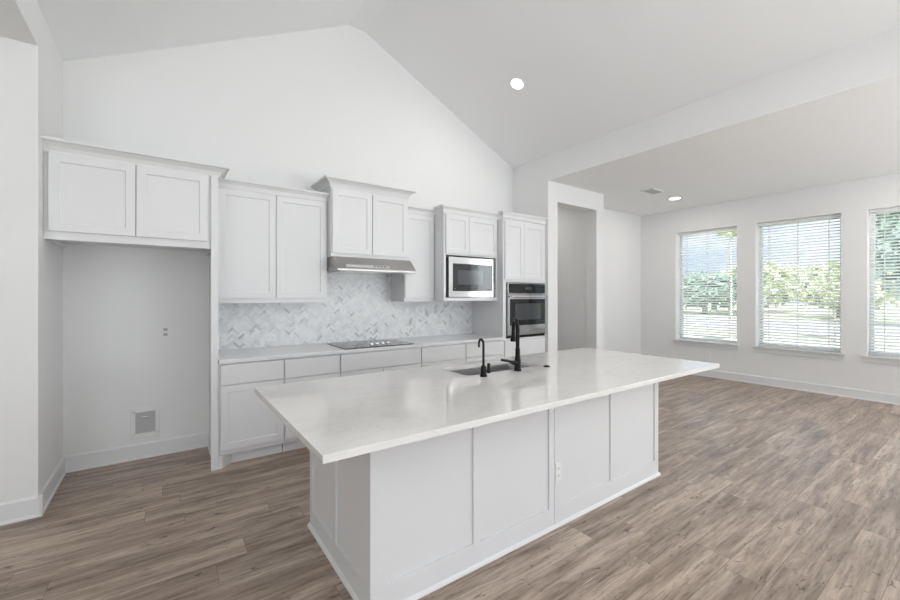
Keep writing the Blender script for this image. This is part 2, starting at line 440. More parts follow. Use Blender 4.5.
# windows: vinyl frame, meeting rail, glass pane, sill with apron, blind
def window(n, y0, y1):
    xo = XW + .24
    mb = MB(); f = .045
    mb.box(xo - .06, xo, y0, y0 + f, WZ0, WZ1); mb.box(xo - .06, xo, y1 - f, y1, WZ0, WZ1)
    mb.box(xo - .06, xo, y0 + f, y1 - f, WZ0, WZ0 + f); mb.box(xo - .06, xo, y0 + f, y1 - f, WZ1 - f, WZ1)
    zc = (WZ0 + WZ1) / 2
    w = struct(mb.build('window_%d' % n, 'vinyl', bevel=.003))
    p = MB().box(xo - .032, xo - .028, y0 + f, y1 - f, WZ0 + f, WZ1 - f).build('pane', 'glass', w)
    s = struct(MB().box(XW - .055, xo - .06, y0 - .0, y1 + .0, WZ0 - .0, WZ0 + .001).build('trim_%d' % n, 'trim'))
    mb = MB(); t_ = .004
    mb.box(XW + .001, xo - .06, y0, y0 + t_, WZ0, WZ1); mb.box(XW + .001, xo - .06, y1 - t_, y1, WZ0, WZ1); mb.box(XW + .001, xo - .06, y0 + t_, y1 - t_, WZ1 - t_, WZ1)
    mb.build('lit_reveal', 'vinyl', w)  # lining whiter than the wall, daylight on the reveals put into its colour
    mb = MB(); mb.box(XW - .05, XW, y0 - .045, y1 + .045, WZ0 - .022, WZ0 + .0); mb.box(XW - .016, XW, y0 - .025, y1 + .025, WZ0 - .095, WZ0 - .022)
    sill = mb.build('sill', 'trim', w, bevel=.004)
for k, (y0, y1) in enumerate(WINS[:4]): window(k + 1, y0, y1)

def blind(y0, y1, label, raised=0.0, tilt=26):
    xc = XW + .120; y0 += .012; y1 -= .012
    t = thing('window_blind', label, 'blind', (xc, (y0 + y1) / 2, WZ0), 'white slatted window blinds')
    MB().box(xc - .030, xc + .028, y0, y1, WZ1 - .040, WZ1 - .006).build('headrail', 'slat', t, bevel=.004)
    zb = WZ0 + .012 + raised
    MB().box(xc - .026, xc + .026, y0 + .002, y1 - .002, zb, zb + .018).build('bottom_rail', 'plastic', t, bevel=.004)
    mb = MB(); z = zb + .045; w = .025; c, s = math.cos(R(tilt)), math.sin(R(tilt))
    while z < WZ1 - .055:
        th = .0014
        pts = [(-w, -th), (w, -th), (w, th), (-w, th)]
        mb.prism([(xc + a * c - b * s, z + a * s + b * c) for a, b in pts], 'y', y0 + .003, y1 - .003)
        z += .0445
    mb.build('slats', 'slat', t)
    mb = MB()
    for f in (.14, .5, .86):
        yy = y0 + (y1 - y0) * f
        for dx in (-.026, .026): mb.box(xc + dx - .0007, xc + dx + .0007, yy - .003, yy + .003, zb + .018, WZ1 - .040)
    mb.build('ladder_cord', 'plastic', t)
    mb = MB(); mb.tube([(xc - .040, y1 - .06, WZ1 - .07), (xc - .043, y1 - .06, WZ1 - .80)], .004, 8)
    mb.build('tilt_wand', 'plastic', t)
blind(*WINS[0], 'white slatted blind nearest the doorway, hanging slightly above its sill', .075)
blind(*WINS[1], 'white slatted blind in the middle window of the three')
blind(*WINS[2], 'white slatted blind at the right edge, cut by the frame')
blind(*WINS[3], 'white slatted blind on the far right beyond the three windows')

# ---------------------------------------------------------------- cabinets
YC = YB - .0015
def end_panel():
    t = thing('end_panel', 'tall white side panel between the empty fridge alcove and the base cabinets', 'cabinet panel', (.34, 4.1, 0))
    MB().box(.350, .367, 3.848, YC, 0, 2.433).build('panel', 'cab', t)
    MB().box(.313, .367, 3.828, 3.848, 0, 2.433).build('front_stile', 'cab', t, bevel=.002)
    MB().box(.337, .350, 3.85, YB - .024, 0, .020).build('shoe_molding', 'trim', t, bevel=.004)
    MB().prism([(.367, 3.832), (.395, 3.832), (.473, 3.913), (.3675, 3.913)], 'z', 0, .1035).build('toe_return', 'cab', t)
end_panel()

def upper(name, label, cat, x0, x1, yf, z0, z1, doors, dz0, dz1, crown_path, cz1, cout, shell=None):
    """cabinet box with doors [(x0,x1),...]; front of the doors at yf"""
    t = thing(name, label, cat, ((x0 + x1) / 2, (yf + YC) / 2, z0), 'white wall cabinets')
    (shell or MB().box(x0, x1, yf + .02, YC, z0, z1)).build('cabinet_box', 'cab', t, bevel=.0015)
    for a, b in doors: shaker_mb(MB(), a, b, dz0, dz1, yf).build('door', 'cab', t, bevel=.0015)
    crown(crown_path, cz1 - .085, cz1, cout, 'crown', 'crown_molding', t)
    return t
# over the fridge alcove: open-bottomed frame under the box
sh = MB().box(XL + .001, .348, 3.850, YC, 1.875, 2.434)
sh.box(XL + .001, .312, 3.848, 3.868, 1.835, 1.875); sh.box(XL + .001, XL + .02, 3.868, YC, 1.835, 1.875); sh.box(.330, .348, 3.868, YC, 1.835, 1.875)
upper('fridge_cabinet', 'wide white two-door cabinet high above the empty fridge alcove', 'cabinet', XL + .001, .312, 3.828, 1.835, 2.44,
      [(-.648, -.177), (-.171, .292)], 1.893, 2.432, [(XL, 3.848), (.367, 3.848), (.367, 4.108)], 2.52, .075, sh)
upper('upper_cabinet', 'white two-door wall cabinet left of the range hood', 'cabinet', .368, 1.394, 4.150, 1.377, 2.44,
      [(.395, .882), (.889, 1.374)], 1.424, 2.425, [(.368, 4.17), (1.394, 4.17)], 2.515, .055)
upper('hood_cabinet', 'short white two-door cabinet directly above the steel range hood', 'cabinet', 1.396, 2.306, 4.050, 1.855, 2.58,
      [(1.408, 1.848), (1.856, 2.292)], 1.893, 2.552, [(1.396, YC), (1.396, 4.07), (2.306, 4.07), (2.306, YC)], 2.665, .075)
upper('narrow_cabinet', 'narrow white single-door cabinet between the range hood and microwave', 'cabinet', 2.308, 2.729, 4.150, 1.377, 2.44,
      [(2.318, 2.722)], 1.424, 2.425, [(2.308, 4.17), (2.729, 4.17)], 2.515, .055)
# microwave cabinet with an open niche
mx0, mx1, my = 2.731, 3.5955, 3.955
sh = MB().box(mx0, mx1, my, YC, 1.945, 2.45); sh.box(mx0, mx1, my, YC, 1.385, 1.425)
sh.box(mx0, mx0 + .035, my, YC, 1.425, 1.945); sh.box(mx1 - .025, mx1, my, YC, 1.425, 1.945); sh.box(mx0 + .035, mx1 - .025, YC - .02, YC, 1.425, 1.945)
upper('microwave_cabinet', 'white cabinet with two small doors and the microwave niche below', 'cabinet', mx0, mx1, my - .02, 1.385, 2.45,
      [(2.755, 3.103), (3.109, 3.575)], 1.965, 2.435, [(mx0, 4.108), (mx0, my), (mx1 - .001, my)], 2.535, .045, sh)

def oven_tower():
    x0, x1, yf = 3.598, 4.418, 3.848
    t = thing('oven_tower', 'tall white cabinet housing the wall oven beside the doorway', 'cabinet', ((x0 + x1) / 2, 4.15, 0))
    mb = MB(); mb.box(x0, x1, yf, YC, 1.63, 2.46); mb.box(x0, x1, yf, YC, .10, .885)
    mb.box(x0, 3.655, yf, YC, .885, 1.63); mb.box(4.385, x1, yf, YC, .885, 1.63); mb.box(3.655, 4.385, YC - .02, YC, .885, 1.63)
    mb.box(x0 + .02, x1 - .01, 3.92, YC, 0, .10)
    mb.build('cabinet_box', 'cab', t, bevel=.0015)
    for a, b in ((3.622, 3.968), (3.974, 4.372)): shaker_mb(MB(), a, b, 1.668, 2.425, 3.828).build('door', 'cab', t, bevel=.0015)
    MB().box(3.622, 4.392, 3.828, 3.848, .50, .86).build('drawer_front', 'cab', t, bevel=.002)
    MB().box(3.622, 4.392, 3.828, 3.848, .13, .493).build('drawer_front', 'cab', t, bevel=.002)
    crown([(x0, 3.903), (x0, 3.848), (x1, 3.848)], 2.465, 2.55, .035, 'crown', 'crown_molding', t)
oven_tower()

# base run
BX = [.368, .889, 1.411, 2.342, 2.974, 3.596]
BL = ['white base cabinet with drawer and door, leftmost of the kitchen run', 'second white base cabinet from the left of the kitchen run',
      'wide white base cabinet below the black cooktop', 'white base cabinet just right of the cooktop', 'white base cabinet next to the oven tower']
for i in range(5):
    x0, x1 = BX[i] + .001, BX[i + 1] - .001
    t = thing('base_cabinet', BL[i], 'cabinet', ((x0 + x1) / 2, 4.15, 0), 'white base cabinets along the back wall')
    mb = MB(); mb.box(x0, x1, 3.848, YC, .105, .880)
    mb.box(x0 + (.005 if i else .0), x1, 3.915, YC, 0, .105)
    mb.build('cabinet_box', 'cab', t, bevel=.001)
    g = .005; a0, a1 = x0 + (g if i else .014), x1 - g
    MB().box(a0, a1, 3.828, 3.848, .696, .866).build('drawer_front', 'cab', t, bevel=.0025)
    if i in (0, 1, 3):
        shaker_mb(MB(), a0, a1, .145, .688, 3.828).build('door', 'cab', t, bevel=.0015)
    elif i == 2:
        m_ = (a0 + a1) / 2
        shaker_mb(MB(), a0, m_ - .003, .145, .688, 3.828).build('door', 'cab', t, bevel=.0015)
        shaker_mb(MB(), m_ + .003, a1, .145, .688, 3.828).build('door', 'cab', t, bevel=.0015)
    else:
        MB().box(a0, a1, 3.828, 3.848, .425, .688).build('drawer_front', 'cab', t, bevel=.0025)
        MB().box(a0, a1, 3.828, 3.848, .145, .418).build('drawer_front', 'cab', t, bevel=.0025)
tag(MB().box(.369, 3.596, 3.806, YC - .001, .8805, .913).build('countertop', 'counter', None, bevel=.003), 'long pale grey quartz countertop along the kitchen back wall', 'countertop')

# herringbone backsplash: tiles clipped to the wall outline, one slab with a tile pattern
def clip(poly, axis, val, keep_less):
    out = []
    for i in range(len(poly)):
        a, b = poly[i], poly[(i + 1) % len(poly)]
        ia = (a[axis] <= val) if keep_less else (a[axis] >= val); ib = (b[axis] <= val) if keep_less else (b[axis] >= val)
        if ia: out.append(a)
        if ia != ib:
            t_ = (val - a[axis]) / (b[axis] - a[axis]); out.append((a[0] + t_ * (b[0] - a[0]), a[1] + t_ * (b[1] - a[1])))
    return out
def backsplash():
    X0, X1, Z0, ZA, ZB, H0, H1 = .368, 3.596, .914, 1.376, 1.853, 1.396, 2.306
    t = thing('backsplash', 'grey and white marble herringbone tile backsplash behind the cooktop', 'backsplash', ((X0 + X1) / 2, YB - .005, Z0))
    MB().box(X0, X1, YB - .008, YB - .001, Z0, ZA).box(H0, H1, YB - .008, YB - .001, ZA, ZB).build('grout_bed', 'grout', t)
    W, Ln, g = .023, .069, .0012
    verts, faces, tones = [], [], []
    rnd = random.Random(3); c45 = math.sqrt(.5)
    def emit_poly(p, tone):
        if len(p) < 3: return
        n = len(verts); k = len(p)
        ox, oy, oz = wloc(t)
        verts.extend([(x - ox, YB - .0095 - oy, z - oz) for x, z in p]); verts.extend([(x - ox, YB - .0075 - oy, z - oz) for x, z in p])
        fs = [tuple(n + i for i in range(k))] + [(n + i, n + i + k, n + (i + 1) % k + k, n + (i + 1) % k) for i in range(k)]
        faces.extend(fs); tones.extend([tone] * len(fs))
    # herringbone in a rotated lattice of W cells: tile ratio 3
    n = 3; cx, cz = (X0 + X1) / 2, 1.3
    rng = 70
    for a in range(-rng, rng):
        for b in range(-rng, rng):
            # horizontal tiles start where (a - b) mod 2n == 0, vertical ones where (a - b) mod 2n == n ... stacked
            m_ = (a - b) % (2 * n)
            if m_ == 0: r = (a, b, a + n, b + 1)
            elif m_ == n: r = (a, b, a + 1, b + n)
            else: continue
            if m_ == n: r = (a, b - n + 1, a + 1, b + 1)
            u0, v0, u1, v1 = [q * W for q in r]
            u0 += g / 2; v0 += g / 2; u1 -= g / 2; v1 -= g / 2
            P = [((u - v) * c45 + cx, (u + v) * c45 + cz) for u, v in ((u0, v0), (u1, v0), (u1, v1), (u0, v1))]
            if max(p[0] for p in P) < X0 or min(p[0] for p in P) > X1 or max(p[1] for p in P) < Z0 or min(p[1] for p in P) > ZB: continue
            tone = min(1, max(0, rnd.gauss(.66, .14))) if rnd.random() > .06 else rnd.uniform(.15, .35)
            q = clip(clip(clip(clip(P, 0, X0, False), 0, X1, True), 1, Z0, False), 1, ZA, True) if min(p[1] for p in P) < ZA else []
            emit_poly(q, tone)
            if max(p[1] for p in P) > ZA:
                q = clip(clip(clip(clip(P, 0, H0, False), 0, H1, True), 1, ZA, False), 1, ZB, True); emit_poly(q, tone)
    me = bpy.data.meshes.new('tiles'); me.from_pydata(verts, [], faces)
    at = me.attributes.new('tone', 'FLOAT', 'FACE')
    for i, v in enumerate(tones): at.data[i].value = v
    me.materials.append(M['tile'])
    o = bpy.data.objects.new('marble_tiles', me); COL.objects.link(o); o.parent = t
backsplash()

# cooktop
def cooktop():
    x0, x1, y0, y1, z = 1.462, 2.256, 3.842, 4.375, .9135
    t = thing('cooktop', 'black glass electric cooktop set in the back counter', 'cooktop', ((x0 + x1) / 2, (y0 + y1) / 2, z))
    MB().box(x0, x1, y0, y1, z, z + .007).build('glass_top', 'glass_black', t, bevel=.002)
    for cx, cy, r in ((1.62, 3.97, .105), (1.60, 4.23, .08), (1.86, 4.23, .10), (2.13, 4.20, .085)):
        mb = MB(); n = 48; zz = z + .0072
        vs = []
        for k in range(n):
            a = 2 * math.pi * k / n
            for rr in (r, r - .003): vs.append((cx + rr * math.cos(a), cy + rr * math.sin(a), zz))
        mb.poly(vs, [(2 * k, 2 * k + 1, (2 * k + 3) % (2 * n), (2 * k + 2) % (2 * n)) for k in range(n)]).build('burner_ring', 'print', t)
    for (kx, ky) in ((1.82, 4.00), (1.885, 4.00), (1.95, 4.00), (2.015, 4.00)):
        k_ = MB().lathe([(.019, 0), (.020, .003), (.017, .018), (.014, .021)], (kx, ky, z + .007), 24).build('knob', 'chrome', t, smooth=True)
        MB().box(kx - .0015, kx + .0015, ky - .015, ky, z + .028, z + .029).build('knob_mark', 'slot', k_)
cooktop()

# range hood
def hood():
    x0, x1, zt, zb = 1.399, 2.303, 1.853, 1.702
    t = thing('range_hood', 'slim stainless steel under-cabinet range hood over the cooktop', 'range hood', ((x0 + x1) / 2, 4.15, zb))
    yf = 3.87
    MB().prism([(YB - .012, zb), (YB - .012, zt), (4.02, zt), (4.005, zt - .008), (yf, zb + .020), (yf, zb)], 'x', x0, x1).build('canopy', 'hood_steel', t, bevel=.002)
    # light control strip on the slope
    mb = MB(); d = Vector((0, yf - 4.005, (zb + .020) - (zt - .008))).normalized(); nn = Vector((0, d.z, -d.y)); nn = nn if nn.y < 0 else -nn
    def q(u, v, h): # u along x, v down the slope
        p = Vector((u, 4.005, zt - .008)) + d * v + nn * h; return tuple(p)
    a, b, v0, v1 = 1.50, 1.99, .115, .150
    V = [q(a, v0, 0), q(b, v0, 0), q(b, v1, 0), q(a, v1, 0), q(a, v0, .002), q(b, v0, .002), q(b, v1, .002), q(a, v1, .002)]
    mb.poly(V, [(0, 3, 2, 1), (4, 5, 6, 7), (0, 1, 5, 4), (1, 2, 6, 5), (2, 3, 7, 6), (3, 0, 4, 7)]).build('control_strip', 'chrome', t)
    mb = MB()
    for k in range(4):
        u = 1.80 + k * .04; v0, v1 = .126, .140
        V = [q(u, v0, .002), q(u + .02, v0, .002), q(u + .02, v1, .002), q(u, v1, .002), q(u, v0, .004), q(u + .02, v0, .004), q(u + .02, v1, .004), q(u, v1, .004)]
        mb.poly(V, [(0, 3, 2, 1), (4, 5, 6, 7), (0, 1, 5, 4), (1, 2, 6, 5), (2, 3, 7, 6), (3, 0, 4, 7)])
    mb.build('button', 'slot', t)
    MB().box(x0 + .06, x1 - .06, 3.95, 4.40, zb - .004, zb - .0005).build('grease_filter', 'steel', t)
hood()

# microwave
def microwave():
    x0, x1, z0, z1, yf = 2.800, 3.530, 1.4255, 1.925, 3.945
    t = thing('microwave', 'stainless steel microwave oven in the cabinet niche', 'microwave', ((x0 + x1) / 2, 4.15, z0))
    MB().box(x0 + .005, x1 - .005, yf + .03, 4.40, z0, z1 - .004).build('casing', 'slot', t)
    xd = x1
    mb = MB(); wx0, wx1, wz0, wz1 = 2.860, 3.500, 1.507, 1.846
    mb.box(x0, wx0, yf, yf + .03, z0 + .006, z1); mb.box(wx1, xd, yf, yf + .03, z0 + .006, z1)
    mb.box(wx0, wx1, yf, yf + .03, wz1, z1); mb.box(wx0, wx1, yf, yf + .03, z0 + .006, wz0)
    mb.build('front_frame', 'steel', t)
    g = MB().box(wx0, wx1, yf + .002, yf + .028, wz0, wz1).build('door_glass', 'glass_black', t)
    MB().box(2.935, 3.33, yf + .0008, yf + .002, 1.585, 1.765).build('window_mesh', 'screen', t)
    MB().box(3.44, 3.475, yf + .001, yf + .002, 1.535, 1.548).build('marking', 'print', t)
    MB().lathe([(.008, 0), (.008, .001)], (2.895, yf + .0018, 1.535), 16, (0, -1, 0)).build('marking', 'print', t)
    mb = MB()
    mb.box(3.546, 3.568, 3.984, 3.986, 1.445, 1.88)
    for k in range(14): mb.box(3.548, 3.566, 3.98, 3.984, 1.45 + k * .032, 1.462 + k * .032)
    mb.build('vent_grille', 'steel', t)
microwave()

# wall oven
def wall_oven():
    x0, x1, z0, z1, yf = 3.662, 4.380, .892, 1.622, 3.815
    t = thing('wall_oven', 'built-in stainless wall oven with black glass door in the tall cabinet', 'oven', ((x0 + x1) / 2, 4.1, z0))
    MB().box(x0 + .01, x1 - .01, yf + .035, 4.45, z0, z1 - .005).build('casing', 'slot', t)
    MB().box(x0, x1, yf + .012, yf + .034, z0, z0 + .028).build('kick_vent', 'black', t)
    MB().box(x0, x1, yf + .006, yf + .034, 1.478, z1).build('panel_frame', 'steel', t, bevel=.001)
    p = MB().box(x0 + .018, x1 - .006, yf + .002, yf + .006, 1.484, z1 - .012).build('control_panel', 'glass_black', t)
    MB().box(3.98, 4.11, yf + .0012, yf + .002, 1.53, 1.57).build('display', 'screen', p)
    mb = MB(); wx0, wx1, wz0, wz1 = 3.695, 4.372, 1.055, 1.405
    zt = 1.472; zb = z0 + .034
    mb.box(x0, wx0, yf, yf + .034, zb, zt); mb.box(wx1, x1, yf, yf + .034, zb, zt)
    mb.box(wx0, wx1, yf, yf + .034, wz1, zt); mb.box(wx0, wx1, yf, yf + .034, zb, wz0)
    d = mb.build('oven_door', 'steel', t)
    MB().box(wx0, wx1, yf - .001, yf + .03, wz0, wz1).build('door_glass', 'glass_black', d)
    MB().box(wx0 + .09, wx1 - .09, yf - .0018, yf - .001, wz0 + .07, wz1 - .06).build('oven_window', 'screen', d)
    MB().lathe([(.013, 0), (.013, .001)], (4.03, yf - .0002, .985), 20, (0, -1, 0)).build('badge', 'print', d)
    mb = MB().tube([(x0 + .01, yf - .055, 1.442), (x1 - .01, yf - .055, 1.442)], .012, 16)
    mb.box(x0 + .04, x0 + .055, yf - .055, yf, 1.434, 1.450); mb.box(x1 - .055, x1 - .04, yf - .055, yf, 1.434, 1.450)
    mb.build('handle', 'chrome', d, smooth=True)
wall_oven()

# ---------------------------------------------------------------- island
IX0, IX1, IY0, IY1, IZ = .744, 3.245, 1.650, 2.555, .875
def island():
    t = thing('kitchen_island', 'large white panelled island base standing in front of the kitchen', 'island', ((IX0 + IX1) / 2, (IY0 + IY1) / 2, 0))
    r = .010
    # open carcass so that the sink bowl hangs free inside
    mb = MB(); a, b, c, d = IX0 + r, IX1 - r, IY0 + r, IY1
    mb.box(a, b, c, c + .02, 0, IZ); mb.box(a, b, d - .02, d, 0, IZ); mb.box(a, a + .02, c + .02, d - .02, 0, IZ); mb.box(b - .02, b, c + .02, d - .02, 0, IZ)
    mb.box(a + .02, b - .02, c + .02, d - .02, .10, .12)
    mb.build('carcass', 'cab', t)
    def framed(name, x0, x1, recs, top=.80, bot=.128):
        mb = MB(); y0, y1 = IY0, IY0 + r
        mb.box(x0, x1, y0, y1, 0, bot); mb.box(x0, x1, y0, y1, top, IZ)
        e = x0
        for (p, q) in recs: mb.box(e, p, y0, y1, bot, top); e = q
        mb.box(e, x1, y0, y1, bot, top)
        mb.build(name, 'cab', t)
    framed('front_panel', IX0, 1.977, [(.842, 1.332), (1.365, 1.930)])
    framed('front_panel', 1.981, IX1, [(2.050, 2.582), (2.610, 3.190)])
    mb = MB(); x0, x1 = IX0, IX0 + r; bot, top = .118, .80
    mb.box(x0, x1, IY0 + r, IY1, 0, bot); mb.box(x0, x1, IY0 + r, IY1, top, IZ)
    e = IY0 + r
    for (p, q) in ((1.765, 2.095), (2.150, 2.500)): mb.box(x0, x1, e, p, bot, top); e = q
    mb.box(x0, x1, e, IY1, bot, top)
    mb.build('end_panel', 'cab', t)
    mb = MB(); x0, x1 = IX1 - r, IX1
    mb.box(x0, x1, IY0 + r, IY1, 0, bot); mb.box(x0, x1, IY0 + r, IY1, top, IZ)
    e = IY0 + r
    for (p, q) in ((1.765, 2.095), (2.150, 2.500)): mb.box(x0, x1, e, p, bot, top); e = q
    mb.box(x0, x1, e, IY1, bot, top)
    mb.build('end_panel', 'cab', t)
    p = [(0, 0), (.014, 0), (.012, .010), (.005, .019), (0, .020)]
    MB().prism([(IY0 - o, z) for o, z in p], 'x', IX0 - .014, IX1 + .014).build('shoe_molding', 'trim', t)
    MB().prism([(IX0 - o, z) for o, z in p], 'y', IY0 - .0, IY1 + .01).build('shoe_molding', 'trim', t)
    MB().prism([(IX1 + o, z) for o, z in p], 'y', IY0 - .0, IY1 + .01).build('shoe_molding', 'trim', t)
    for k in range(5):   # doors and drawers on the kitchen side
        w = (IX1 - IX0 - .04) / 5; a_ = IX0 + .02 + k * w
        MB().box(a_ + .003, a_ + w - .003, IY1, IY1 + .018, .13, .86).build('door', 'cab', t, bevel=.002)
island()
# countertop with the sink cut-out
SX0, SX1, SY0, SY1 = 1.665, 2.400, 2.125, 2.465
def rounded(x0, x1, y0, y1, r, n=6):
    pts = []
    for cx, cy, a0 in ((x1 - r, y1 - r, 0), (x0 + r, y1 - r, 90), (x0 + r, y0 + r, 180), (x1 - r, y0 + r, 270)):
        for k in range(n + 1):
            a = R(a0 + 90 * k / n); pts.append((cx + r * math.cos(a), cy + r * math.sin(a)))
    return pts
def island_top():
    x0, x1, y0, y1, z0, z1 = .433, 3.593, 1.342, 2.590, .8755, .905
    inner = rounded(SX0, SX1, SY0, SY1, .045, 6); n = len(inner)
    bm = bmesh.new()
    def ring(pts, z): return [bm.verts.new((p[0], p[1], z)) for p in pts]
    outer = [(x1, y1), (x0, y1), (x0, y0), (x1, y0)]
    rings = {}
    for z in (z0, z1):
        o = ring(outer, z); i = ring(inner, z)
        q = n // 4
        for k in range(4):
            seg = i[k * q:(k + 1) * q]
            for a, b in zip(seg[:-1], seg[1:]): bm.faces.new((o[k], a, b))
            nxt = i[((k + 1) * q) % n]
            bm.faces.new((o[k], seg[-1], nxt, o[(k + 1) % 4]))
        rings[z] = (o, i)
    for w in (0, 1):
        A, B = rings[z0][w], rings[z1][w]
        for k in range(len(A)):
            m_ = (k + 1) % len(A); bm.faces.new((A[k], A[m_], B[m_], B[k]))
    bmesh.ops.recalc_face_normals(bm, faces=bm.faces)
    me = bpy.data.meshes.new('countertop'); bm.to_mesh(me); bm.free(); me.materials.append(M['quartz'])
    o = bpy.data.objects.new('countertop', me); COL.objects.link(o)
    b = o.modifiers.new('bevel', 'BEVEL'); b.width = .002; b.segments = 2; b.limit_method = 'ANGLE'; b.angle_limit = R(60)
    tag(o, 'large glossy white quartz slab with soft veining on the island', 'countertop')
island_top()
def sink():
    t = thing('sink', 'undermount stainless steel sink set in the island', 'sink', ((SX0 + SX1) / 2, (SY0 + SY1) / 2, .66))
    e = .004; A = rounded(SX0 - e, SX1 + e, SY0 - e, SY1 + e, .047, 6); B = rounded(SX0 + .01, SX1 - .01, SY0 + .01, SY1 - .01, .05, 6)
    C = rounded(SX0 + .04, SX1 - .04, SY0 + .04, SY1 - .04, .04, 6); n = len(A)
    fl = rounded(SX0 - .02, SX1 + .02, SY0 - .02, SY1 + .02, .06, 6)
    V = [(x, y, .875) for x, y in fl] + [(x, y, .875) for x, y in A] + [(x, y, .69) for x, y in B] + [(x, y, .665) for x, y in C]
    F = []
    for r_ in range(3):
        for k in range(n): F.append((r_ * n + k, r_ * n + (k + 1) % n, (r_ + 1) * n + (k + 1) % n, (r_ + 1) * n + k))
    F.append(tuple(3 * n + k for k in range(n)))
    o = MB().poly(V, F).build('basin', 'sink', t, smooth=True)
    s = o.modifiers.new('thick', 'SOLIDIFY'); s.thickness = .0015; s.offset = -1
    MB().lathe([(.045, 0), (.045, .002), (.030, .003), (.026, -.0)], ((SX0 + SX1) / 2, (SY0 + SY1) / 2 + .05, .6655), 24).build('drain', 'chrome', t, smooth=True)
sink()

def faucet():
    bx, by, bz = 2.072, 2.062, .905
    t = thing('kitchen_faucet', 'tall matte black gooseneck faucet with pull-down spray head', 'faucet', (bx, by, bz))
    MB().lathe([(.027, 0), (.028, .004), (.025, .010), (.023, .030), (.022, .075), (.018, .100), (.0165, .145), (.0185, .150), (.0175, .158), (.014, .162)], (bx, by, bz), 28).build('body', 'black', t, smooth=True)
    a = R(33); dx, dy = math.sin(a), math.cos(a); reach = .155
    pts = [(bx, by, bz + .155), (bx, by, bz + .22)]; rr = reach / 2; zc = bz + .285
    pts.append((bx, by, zc - .02))
    for k in range(0, 13):
        th = math.pi * k / 12
        d = rr - rr * math.cos(th); pts.append((bx + dx * d, by + dy * d, zc + rr * 1.05 * math.sin(th)))
    pts.append((bx + dx * reach, by + dy * reach, zc - .02))
    MB().tube(pts, .0140, 16).build('spout', 'black', t, smooth=True)
    ex, ey = bx + dx * reach, by + dy * reach
    MB().lathe([(.014, 0), (.0155, -.004), (.0155, -.014), (.0180, -.035), (.0225, -.062), (.0225, -.070), (.016, -.072)], (ex, ey, zc - .02), 24).build('spray_head', 'black', t, smooth=True)
    h = MB().tube([(bx, by, bz + .05), (bx - .035, by - .004, bz + .062), (bx - .06, by - .006, bz + .068), (bx - .10, by - .008, bz + .080), (bx - .165, by - .010, bz + .094)], [.018, .017, .013, .009, .0095], 14)
    h.build('lever_handle', 'black', t, smooth=True)
faucet()
def tap():
    bx, by, bz = 1.740, 2.050, .905
    t = thing('filter_tap', 'small black drinking-water tap left of the tall faucet', 'tap', (bx, by, bz))
    MB().lathe([(.024, 0), (.025, .004), (.021, .012), (.0185, .025), (.0175, .062), (.013, .070), (.0095, .078)], (bx, by, bz), 24).build('body', 'black', t, smooth=True)
    a = R(12); dx, dy = math.sin(a), math.cos(a); rr = .033; zc = bz + .212
    pts = [(bx, by, bz + .07), (bx, by, zc)]
    for k in range(1, 13):
        th = math.pi * k / 12 * 1.0; d = rr - rr * math.cos(th); pts.append((bx + dx * d, by + dy * d, zc + rr * math.sin(th)))
    pts.append((bx + dx * 2 * rr, by + dy * 2 * rr, zc - .025))
    MB().tube(pts, [.0080] * (len(pts) - 1) + [.0075], 14).build('spout', 'black', t, smooth=True)
    mb = MB().tube([(bx, by, bz + .035), (bx + .045, by + .002, bz + .035)], .009, 12)
    mb.lathe([(.012, -.018), (.0125, 0), (.010, .022), (.011, .045), (.009, .048)], (bx + .048, by + .002, bz + .035), 16)
    mb.build('lever', 'black', t, smooth=True)
tap()
tag(MB().lathe([(.026, 0), (.026, .004), (.019, .006), (.018, .010), (.016, .011)], (2.372, 2.052, .9052), 24).build('air_switch', 'black', None, smooth=True),
    'small round black push button on the island counter right of the faucet', 'button')

# ---------------------------------------------------------------- wall plates, lamps, vent
def plate(name, label, c, axis, w=.07, h=.115, kind='outlet', group=None, double=False, mat='plastic', socket_mat=None):
    """cover plate on a wall; axis: 'y' faces -y, 'x' faces -x"""
    t = thing(name, label, 'outlet' if kind == 'outlet' else 'switch', c, group)
    def B(u0, u1, d0, d1, z0, z1):
        m = MB()
        if axis == 'y': m.box(c[0] + u0, c[0] + u1, c[1] - d1, c[1] - d0, c[2] + z0, c[2] + z1)
        else: m.box(c[0] - d1, c[0] - d0, c[1] + u0, c[1] + u1, c[2] + z0, c[2] + z1)
        return m
    B(-w / 2, w / 2, 0, .005, -h / 2, h / 2).build('cover_plate', mat, t, bevel=.0015)
    offs = [0] if not double else [-.038, .038]
    for o in offs:
        if kind == 'outlet':
            if h >= w:
                for zc in (-.022, .022):
                    s = B(o - .016, o + .016, .005, .008, zc - .014, zc + .014).build('socket', socket_mat or mat, t, bevel=.001)
                    for u in (-.006, .006): B(o + u - .001, o + u + .001, .008, .0086, zc - .004, zc + .006).build('slot', 'slot', s)
            else:
                for uc in (-.022, .022):
                    s = B(uc - .014, uc + .014, .005, .008, -.016, .016).build('socket', socket_mat or mat, t, bevel=.001)
                    for u in (-.005, .005): B(uc - .005, uc + .005, .008, .0086, u - .001, u + .001).build('slot', 'slot', s)
        else:
            B(o - .008, o + .008, .005, .012, -.012, .016).build('toggle', mat, t)
G = 'outlets on the marble backsplash'
plate('power_outlet', 'outlet lying sideways in the backsplash left of the cooktop', (.90, YB - .0095, 1.012), 'y', .115, .072, group=G)
plate('power_outlet', 'outlet in the backsplash low at its left end by the tall panel', (.455, YB - .0095, 1.012), 'y', .072, .115, group=G)
plate('power_outlet', 'double outlet in the backsplash just right of the cooktop', (2.507, YB - .0095, 1.022), 'y', .115, .072, group=G)
plate('power_outlet', 'outlet in the backsplash nearest the oven tower', (3.048, YB - .0095, 1.026), 'y', .115, .072, group=G)
